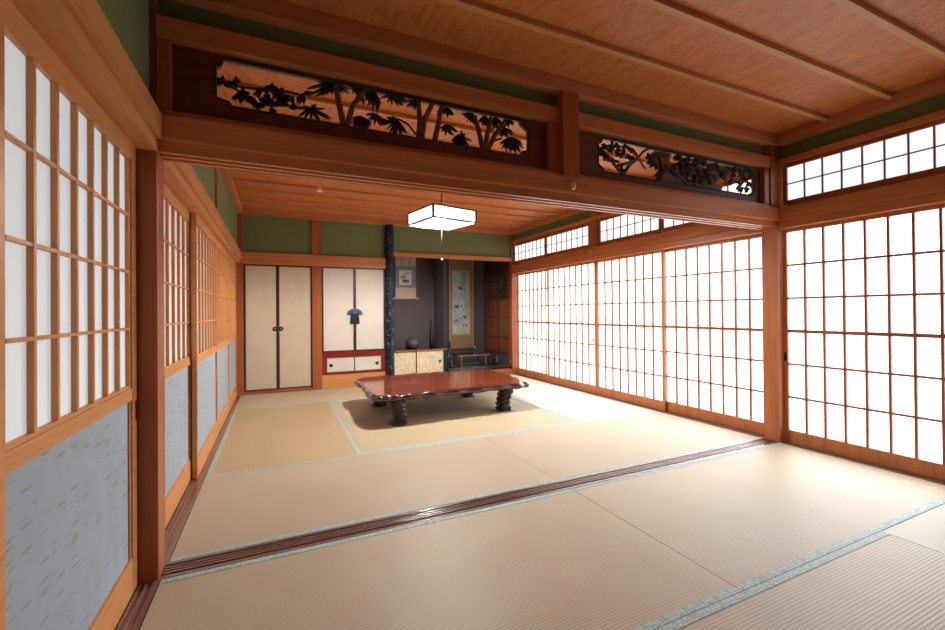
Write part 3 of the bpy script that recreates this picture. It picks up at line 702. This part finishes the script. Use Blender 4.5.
prism(b, [(p.x, p.y) for p in inner], ZT-0.050, ZT, 'XY'); build('tabletop', b, M['table_top'], t)
# rim: a rope-carved band swept round the outline
b = BM(); rings = []; n = len(loop); seg = 10
for i, p in enumerate(loop):
    tan = (loop[(i+1) % n]-loop[i-1]).normalized(); out = Vector((tan.y, -tan.x))
    if out.dot(p-ctr) < 0: out = -out
    ring = []
    for k in range(seg):
        a = 2*PI*k/seg
        r = 1.0 + 0.24*math.sin(i*0.62 + a*1.0) + 0.07*math.sin(i*1.4)
        ring.append(b.verts.new((p.x+out.x*0.030*math.cos(a)*r-out.x*0.012, p.y+out.y*0.030*math.cos(a)*r-out.y*0.012, ZT-0.031+0.031*math.sin(a)*(1+0.16*math.sin(i*0.62+1.0)))))
    rings.append(ring)
for i in range(n):
    for k in range(seg):
        f = b.faces.new([rings[i][k], rings[i][(k+1) % seg], rings[(i+1) % n][(k+1) % seg], rings[(i+1) % n][k]]); f.smooth = True
build('carved_rim', b, M['table_edge'], t)
def table_leg(x, y, lean, label=None):
    b = BM(); rings = []; nz, seg = 34, 28
    for i in range(nz+1):
        s = i/nz; z = 0.002 + s*(ZT-0.057)
        hw = 0.066 + 0.016*abs(2*s-1)**2
        cx = x + lean*0.016*math.sin(s*PI*1.6); cy = y
        ring = []
        for k in range(seg):
            a = 2*PI*k/seg + s*0.5
            c, q = math.cos(a), math.sin(a); m = (abs(c)**5 + abs(q)**5)**(-1/5)
            r = hw*m*(1 + 0.10*math.sin(s*30 + a*3.0*lean))
            ring.append(b.verts.new((cx+r*c, cy+r*q, z)))
        rings.append(ring)
    for A, B in zip(rings, rings[1:]):
        for k in range(seg):
            f = b.faces.new([A[k], A[(k+1) % seg], B[(k+1) % seg], B[k]]); f.smooth = True
    b.faces.new(rings[0]); b.faces.new(rings[-1])
    build('leg', b, M['leg'], t)
table_leg(1.535, 1.985, 1); table_leg(2.765, 2.05, -1); table_leg(1.545, 2.92, 1); table_leg(2.72, 2.95, -1)

# ------------------------------------------------------------------ closets on the back wall
def fusuma(x0, x1, z0, z1, y, m, frame, label, group, fw=0.021, name='sliding_closet_door', ft=0.02):
    t = thing(name, ((x0+x1)/2, y, z0), label, 'closet door', group)
    b = BM(); box(b, x0+fw, x1-fw, y+0.004, y+0.020, z0+fw, z1-fw); build('panel', b, m, t)
    b = BM(); box(b, x0, x0+fw, y, y+0.024, z0, z1, 0.002); box(b, x1-fw, x1, y, y+0.024, z0, z1, 0.002)
    box(b, x0+fw, x1-fw, y+0.0005, y+0.024, z0, z0+fw, 0.002); box(b, x0+fw, x1-fw, y+0.0005, y+0.024, z1-fw, z1, 0.002)
    build('frame', b, frame, t)
    return t
def ring_pull(t, x, y, z, r=0.030, m='iron'):
    b = BM(); lathe(b, [(0.0, -0.002), (r*.62, -0.003), (r*.7, -0.008), (r, -0.007), (r, 0.001), (0.0, 0.002)], (x, y, z), 22, 0, 'Y')
    o = build('finger_pull', b, M[m], t)
    b = BM(); lathe(b, [(0.0, -0.0045), (r*.45, -0.004), (r*.45, -0.001), (0.0, -0.0005)], (x, y, z), 18, 0, 'Y'); build('pull_center', b, M['brass'], o)
GC = 'tall cream closet doors'
t1 = fusuma(0.052, 0.4665, 0.045, 1.776, D-0.012, M['fusuma'], M['dark_frame'], 'tall cream closet door in the back left corner', GC)
ring_pull(t1, 0.430, D-0.009, 0.888)
t2 = fusuma(0.4675, 0.915, 0.045, 1.776, D-0.008, M['fusuma'], M['dark_frame'], 'tall cream closet door with dark frame left of the wooden post', GC)
ring_pull(t2, 0.508, D-0.005, 0.888)
GW = 'white upper closet doors'
t3 = fusuma(1.050, 1.5120, 0.530, 1.776, D-0.012, M['fusuma_w'], M['dark_frame'], 'white upper closet door right of the wooden post, with half of the ornate handle', GW)
t4 = fusuma(1.5130, 1.965, 0.530, 1.776, D-0.012, M['fusuma_w'], M['dark_frame'], 'white upper closet door beside the black log, with half of the ornate handle', GW)
def ornate_half(t, xc, s):
    """half of a fan-shaped pull plate with a hanging tassel plate"""
    y0, y1 = D-0.026, D-0.0125
    b = BM(); pts = [(xc, 1.075)]
    for k in range(9):
        a = -0.25 + (PI/2+0.25)*k/8; rr = 0.112*(1+0.06*math.cos(k*PI))
        pts.append((xc+s*rr*math.cos(a), 1.085+0.080*math.sin(a)))
    prism(b, pts, y0, y1); o = build('fan_handle', b, M['blue_iron'], t)
    for k in range(3):
        a = 0.15+0.45*k
        blob_ = BM(); tube(blob_, [(xc+s*0.03*math.cos(a), y0-0.001, 1.085+0.03*math.sin(a)), (xc+s*0.098*math.cos(a), y0-0.001, 1.085+0.072*math.sin(a))], 0.005, 6); build('fan_rib', blob_, M['iron'], o)
    b = BM(); prism(b, [(xc, 1.09), (xc+s*0.055, 1.085), (xc+s*0.060, 1.02), (xc+s*0.066, 0.935), (xc+s*0.012, 0.935), (xc, 0.95)], y0-0.006, y1); build('tassel_plate', b, M['iron'], t)
ornate_half(t3, 1.512, -1); ornate_half(t4, 1.513, 1)
t = thing('low_cabinet', (1.51, D-0.02, 0.20), 'low red lacquer cabinet with two small white doors below the white closet doors', 'cabinet')
boxpart('frame', t, [(1.045, 1.965, D-0.022, D+0.05, 0.200, 0.238), (1.045, 1.965, D-0.022, D+0.05, 0.445, 0.528), (1.045, 1.115, D-0.021, D+0.05, 0.238, 0.445), (1.900, 1.965, D-0.021, D+0.05, 0.238, 0.445)], M['red_lacquer'])
for x0, x1, px in ((1.117, 1.500, 1.170), (1.512, 1.898, 1.838)):
    b = BM(); box(b, x0, x1, D-0.010, D+0.01, 0.240, 0.443, 0.002); d = build('door', b, M['fusuma_w'], t)
    b = BM(); lathe(b, [(0.0, -0.004), (0.026, -0.003), (0.026, 0.0), (0.0, 0.001)], (px, D-0.010, 0.335), 18, 0, 'Y'); build('finger_pull', b, M['iron'], d)
boxpart('center_stile', t, (1.500, 1.512, D-0.014, D+0.02, 0.238, 0.445), M['dark_frame'])

# ------------------------------------------------------------------ alcove
# blackened patterned log post
b = BM(); rings = []; nz, seg = 90, 28
for i in range(nz+1):
    z = -0.05 + (2.50)*i/nz; ring = []
    for k in range(seg):
        a = 2*PI*k/seg
        v = noise.noise(Vector((math.cos(a)*2.6, math.sin(a)*2.6, z*7)))
        r = 0.069 + 0.007*v + 0.004*max(0, 0.5-z)
        ring.append(b.verts.new((2.035+r*math.cos(a), D-0.020+r*math.sin(a), z)))
    rings.append(ring)
for A, B in zip(rings, rings[1:]):
    for k in range(seg):
        f = b.faces.new([A[k], A[(k+1) % seg], B[(k+1) % seg], B[k]]); f.smooth = True
b.faces.new(rings[0]); b.faces.new(rings[-1])
TRIM[0] += 1; struct('trim_%d' % TRIM[0], b, M['log'])

# ground cabinet under the shelf
t = thing('alcove_cabinet', (2.53, 4.72, 0.10), 'low alcove cabinet with two gold-flecked cream doors', 'cabinet')
boxpart('carcass', t, [(2.10, 2.964, 4.50, 4.99, 0.10, 0.478), (2.10, 2.128, 4.462, 4.50, 0.10, 0.478), (2.955, 2.964, 4.462, 4.50, 0.10, 0.478)], M['dark_frame'])
boxpart('top_board', t, (2.10, 3.012, 4.452, 4.995, 0.480, 0.500), M['black_lacquer'])
boxpart('edge_strip', t, (2.10, 3.012, 4.440, 4.4515, 0.478, 0.500), M['red_brown'])
for x0, x1, y, lab in ((2.130, 2.484, 4.472, ''), (2.500, 2.953, 4.468, 'p')):
    b = BM(); box(b, x0, x1, y, y+0.02, 0.118, 0.472, 0.002); d = build('door', b, M['cream_fleck'], t)
    if lab:
        b = BM(); lathe(b, [(0.0, -0.004), (0.022, -0.003), (0.022, 0.0), (0.0, 0.001)], (2.896, y, 0.298), 16, 0, 'Y'); build('finger_pull', b, M['iron'], d)
boxpart('center_stile', t, (2.484, 2.500, 4.466, 4.49, 0.115, 0.475), M['dark_frame'])

# globe jar on the shelf
jc = (2.505, 4.72, 0.5005)
t = thing('round_jar', jc, 'round brown stoneware jar on the alcove shelf', 'jar')
b = BM(); prof = [(0.0, 0.0), (0.055, 0.0), (0.085, 0.025), (0.112, 0.075), (0.114, 0.105), (0.100, 0.145), (0.070, 0.172), (0.046, 0.180), (0.044, 0.190), (0.034, 0.190), (0.032, 0.172), (0.0, 0.165)]
lathe(b, prof, jc, 32); build('body', b, M['jar'], t)
# upright driftwood spike
b = BM()
pts = [(2.885, 4.80, 0.502), (2.878, 4.80, 0.56), (2.868, 4.80, 0.64), (2.862, 4.80, 0.74), (2.862, 4.80, 0.85), (2.866, 4.80, 0.95), (2.868, 4.80, 0.998)]
tube(b, pts, [0.030, 0.040, 0.031, 0.025, 0.020, 0.012, 0.003], 10)
tube(b, [(2.885, 4.80, 0.512), (2.95, 4.79, 0.512), (2.960, 4.78, 0.510)], [0.010, 0.010, 0.006], 8)
tag(build('driftwood_ornament', b, M['drift'], None, (2.885, 4.80, 0.500)), 'tall pointed black driftwood ornament on the alcove shelf', 'ornament')
# gnarled root ornament hugging the partition post
b = BM(); rnd = random.Random(11)
for k in range(11):
    blob(b, (3.080+rnd.uniform(-.022, .012)-0.003*k, 4.425+rnd.uniform(-.012, .010), 0.205+0.038*k), rnd.uniform(0.022, 0.036), (1, 1, 1.2), 0, 2)
tag(build('root_ornament', b, M['log'], None, (3.08, 4.425, 0.166)), 'gnarled black root ornament beside the cream cabinet doors', 'ornament')

# alcove floor with black lacquer front
TRIM[0] += 1; b = BM(); box(b, 3.02, W, 4.405, 4.46, 0.10, 0.165, 0.006); box(b, 3.02, W, 4.46, 5.50, 0.10, 0.150); struct('trim_%d' % TRIM[0], b, M['black_lacquer'])
TRIM[0] += 1; b = BM(); box(b, 1.98, 2.965, 4.50, 5.0, 0.0, 0.099); struct('trim_%d' % TRIM[0], b, M['dark_frame'])
# low black display stand
t = thing('display_stand', (3.67, 5.0, 0.150), 'low black lacquer stand below the tall flower scroll', 'stand')
boxpart('top', t, (3.36, 3.985, 4.80, 5.18, 0.312, 0.330), M['black_lacquer'])
boxpart('edge_strip', t, (3.36, 3.985, 4.794, 4.7995, 0.310, 0.332), M['red_brown'])
for x in (3.42, 3.90):
    for y in (4.81, 5.13): boxpart('leg', t, (x, x+0.022, y, y+0.022, 0.150, 0.311), M['red_brown'] if y < 4.9 else M['black_lacquer'])
boxpart('lower_rail', t, (3.445, 3.898, 4.815, 4.832, 0.165, 0.190), M['black_lacquer'])
# small black vase at the right
vc = (3.975, 4.55, 0.150)
t = thing('black_vase', vc, 'small black vase at the right end of the alcove', 'vase')
b = BM(); lathe(b, [(0.0, 0), (0.038, 0), (0.042, 0.01), (0.056, 0.05), (0.060, 0.10), (0.048, 0.145), (0.026, 0.168), (0.024, 0.188), (0.032, 0.20), (0.022, 0.20), (0.0, 0.19)], vc, 24); build('body', b, M['black_lacquer'], t)

# ink scroll
sy = 4.985
t = thing('hanging_scroll', (2.475, sy, 1.33), 'small hanging scroll with a black ink drawing on the left alcove wall', 'hanging scroll', 'hanging scrolls in the alcove')
boxpart('mounting', t, (2.295, 2.655, sy, sy+0.003, 1.335, 2.10), M['scroll_beige'], 0)
boxpart('blue_border', t, (2.295, 2.655, sy-0.002, sy-0.0002, 1.525, 1.895), M['scroll_blue'], 0)
b = BM(); box(b, 2.355, 2.575, sy-0.0035, sy-0.0021, 1.575, 1.828); pp = build('drawing_paper', b, M['scroll_paper'], t)
b = BM(); rnd = random.Random(2)
yk = sy-0.0045
def stroke(b, P, w, y=None):
    y = yk if y is None else y
    for k in range(len(P)-1):
        (x0, z0), (x1, z1) = P[k], P[k+1]; dx, dz = x1-x0, z1-z0; L = math.hypot(dx, dz) or 1
        nx, nz = -dz/L*w/2, dx/L*w/2
        prism(b, [(x0+nx, z0+nz), (x1+nx, z1+nz), (x1-nx, z1-nz), (x0-nx, z0-nz)], y, y+0.0008)
stroke(b, [(2.375, 1.70), (2.43, 1.73), (2.48, 1.775), (2.54, 1.79)], 0.010)
stroke(b, [(2.39, 1.69), (2.43, 1.665), (2.44, 1.70), (2.41, 1.72)], 0.012)
stroke(b, [(2.43, 1.73), (2.47, 1.70), (2.49, 1.73)], 0.010)
stroke(b, [(2.41, 1.65), (2.46, 1.64), (2.50, 1.66), (2.52, 1.64)], 0.020)
stroke(b, [(2.42, 1.625), (2.49, 1.615), (2.53, 1.625)], 0.018)
stroke(b, [(2.45, 1.67), (2.48, 1.65)], 0.016)
build('ink_drawing', b, M['ink'], pp)
boxpart('hanging_strip', t, [(2.395, 2.412, sy-0.0016, sy-0.0002, 1.90, 2.10), (2.540, 2.557, sy-0.0016, sy-0.0002, 1.90, 2.10)], M['scroll_strip'], 0)
b = BM(); tube(b, [(2.272, sy-0.004, 1.338), (2.680, sy-0.004, 1.338)], 0.0115, 10); rd = build('roller', b, M['scroll_beige'], t)
for x in (2.268, 2.684):
    b = BM(); lathe(b, [(0.0, -0.012), (0.015, -0.012), (0.015, 0.012), (0.0, 0.012)], (x, sy-0.004, 1.338), 12, 0, 'X'); build('rod_end', b, M['ivory'], rd)

# tall flower scroll
sy = 5.482
t = thing('hanging_scroll', (3.71, sy, 0.37), 'tall ochre hanging scroll painted with birds and red flowers, in the deep alcove', 'hanging scroll', 'hanging scrolls in the alcove')
boxpart('mounting', t, (3.470, 3.975, sy, sy+0.003, 0.40, 2.19), M['scroll_gold'], 0)
boxpart('side_trim', t, [(3.470, 3.488, sy-0.0015, sy-0.0002, 0.40, 2.19), (3.957, 3.975, sy-0.0015, sy-0.0002, 0.40, 2.19)], M['scroll_trim'], 0)
boxpart('inner_trim', t, (3.522, 3.905, sy-0.0015, sy-0.0002, 0.655, 1.90), M['scroll_trim'], 0)
b = BM(); box(b, 3.545, 3.882, sy-0.003, sy-0.0016, 0.69, 1.875); pn = build('painting', b, M['painted'], t)
yk = sy-0.0042; rnd = random.Random(9)
b = BM()
for x, z, s in ((3.70, 1.555, 1.0), (3.625, 1.20, 0.9), (3.80, 1.00, 0.6)):
    stroke(b, [(x-0.05*s, z+0.025*s), (x, z), (x+0.045*s, z-0.015*s)], 0.030*s); stroke(b, [(x-0.01*s, z), (x+0.025*s, z+0.04*s)], 0.022*s)
build('painted_birds', b, M['ink'], pn)
b = BM()
for k in range(10):
    x, z = rnd.uniform(3.58, 3.85), rnd.uniform(0.82, 1.25); r = rnd.uniform(0.012, 0.026)
    prism(b, [(x+r*math.cos(a*PI/4), z+r*math.sin(a*PI/4)) for a in range(8)], yk, yk+0.0008)
build('painted_flowers', b, M['crimson'], pn)
b = BM()
for k in range(26):
    x, z = rnd.uniform(3.56, 3.86), rnd.uniform(0.72, 1.45); a = rnd.uniform(0, PI); L = rnd.uniform(0.02, 0.06)
    stroke(b, [(x, z), (x+L*math.cos(a), z+L*math.sin(a))], 0.010, yk+0.0004)
build('painted_leaves', b, M['leafgreen'], pn)
b = BM(); tube(b, [(3.45, sy-0.006, 0.395), (3.995, sy-0.006, 0.395)], 0.015, 10); rd = build('roller', b, M['scroll_gold'], t)
for x in (3.445, 4.000):
    b = BM(); lathe(b, [(0.0, -0.018), (0.022, -0.018), (0.022, 0.018), (0.0, 0.018)], (x, sy-0.006, 0.395), 14, 0, 'X'); build('rod_end', b, M['ivory'], rd)

# wooden side wall of the alcove with a carved plaque
t = thing('alcove_side_doors', (W, 4.98, 0.335), 'brown wooden door panels on the right side wall of the alcove', 'wooden doors')
wp = wood((0.22, 0.075, 0.035), 'Z', 0.4, 0.25, 'sidepanel')
boxpart('panel', t, (W+0.006, W+0.03, 4.47, 5.49, 0.336, 1.86), wp)
boxpart('frame', t, [(W-0.014, W+0.006, 4.47, 4.52, 0.336, 1.86), (W-0.014, W+0.006, 5.44, 5.49, 0.336, 1.86), (W-0.013, W+0.006, 4.52, 5.44, 0.336, 0.375), (W-0.013, W+0.006, 4.52, 5.44, 1.32, 1.385), (W-0.013, W+0.006, 4.52, 5.44, 1.80, 1.86)], W_PANEL('Z'))
boxpart('door_stile', t, [(W-0.008, W+0.006, 4.90, 4.93, 0.375, 1.32), (W-0.008, W+0.006, 4.52, 4.90, 0.62, 0.64), (W-0.008, W+0.006, 4.93, 5.44, 0.62, 0.64), (W-0.008, W+0.006, 4.52, 4.90, 0.99, 1.01), (W-0.008, W+0.006, 4.93, 5.44, 0.99, 1.01)], W_PANEL('Z'))
t = thing('carved_plaque', (W-0.014, 4.93, 1.39), 'dark carved openwork plaque on the alcove side wall above the wooden doors', 'plaque')
boxpart('frame', t, [(W-0.034, W-0.015, 4.60, 5.25, 1.39, 1.42), (W-0.034, W-0.015, 4.60, 5.25, 1.735, 1.765), (W-0.034, W-0.015, 4.60, 4.63, 1.42, 1.735), (W-0.034, W-0.015, 5.22, 5.25, 1.42, 1.735)], M['dark_frame'])
boxpart('backing', t, (W-0.020, W-0.0145, 4.63, 5.22, 1.42, 1.735), M['jar'], 0)
b = BM(); rnd = random.Random(4)
for k in range(26):
    y, z = rnd.uniform(4.65, 5.2), rnd.uniform(1.43, 1.72); a = rnd.uniform(0, PI); L = rnd.uniform(0.04, 0.10)
    tube(b, [(W-0.026, y-L*math.cos(a)/2, max(1.425, min(1.73, z-L*math.sin(a)/2))), (W-0.030, y, z), (W-0.026, y+L*math.cos(a)/2, max(1.425, min(1.73, z+L*math.sin(a)/2)))], [0.006, 0.012, 0.006], 6)
build('openwork', b, M['carve'], t)

# ------------------------------------------------------------------ light
# bright overcast daylight from the window side, high and very soft
sd = bpy.data.lights.new('daylight', 'SUN'); sd.energy = 33.0; sd.angle = math.radians(70); sd.color = (0.90, 0.96, 1.0)
so = bpy.data.objects.new('daylight', sd); COL.objects.link(so); so.location = (9, 2, 6)
so.rotation_euler = Vector((-0.77, -0.06, -0.60)).to_track_quat('-Z', 'Y').to_euler()
w = bpy.data.worlds.new('World'); SC.world = w; w.use_nodes = True
w.node_tree.nodes['Background'].inputs['Color'].default_value = (0.75, 0.86, 1.0, 1)
w.node_tree.nodes['Background'].inputs['Strength'].default_value = 0.5

# ------------------------------------------------------------------ camera
cam = bpy.data.cameras.new('Camera'); co = bpy.data.objects.new('Camera', cam); COL.objects.link(co)
F_PX, PY = 427.277, 309.487
YAW, ROLL, PITCH = 0.430198, 0.008365, 0.005495
cam.sensor_fit = 'HORIZONTAL'; cam.sensor_width = 36.0; cam.lens = F_PX*36.0/945.0
cam.shift_x = 0.0; cam.shift_y = -(315.0-PY)/945.0
cam.clip_start = 0.02
Xa = Vector((math.cos(YAW), -math.sin(YAW), 0)); Za = Vector((math.sin(YAW), math.cos(YAW), 0)); Ua = Vector((0, 0, 1))
Zf = Za*math.cos(PITCH) + Ua*math.sin(PITCH); Uf = -Za*math.sin(PITCH) + Ua*math.cos(PITCH)
R_ = Xa*math.cos(ROLL) - Uf*math.sin(ROLL); U_ = Xa*math.sin(ROLL) + Uf*math.cos(ROLL)
mw = Matrix((( R_.x, U_.x, -Zf.x, 0.449964), (R_.y, U_.y, -Zf.y, -2.162164), (R_.z, U_.z, -Zf.z, 1.102), (0, 0, 0, 1)))
co.matrix_world = mw
SC.camera = co

SC.view_settings.view_transform = 'Standard'; SC.view_settings.look = 'None'
SC.view_settings.exposure = 0.24; SC.view_settings.gamma = 1.0; SC.view_settings.use_curve_mapping = False
SC.cycles.use_denoising = True
SC.cycles.max_bounces = 10; SC.cycles.diffuse_bounces = 6; SC.cycles.glossy_bounces = 4; SC.cycles.transparent_max_bounces = 8
SC.cycles.caustics_reflective = False; SC.cycles.caustics_refractive = False
SC.cycles.sample_clamp_indirect = 6.0
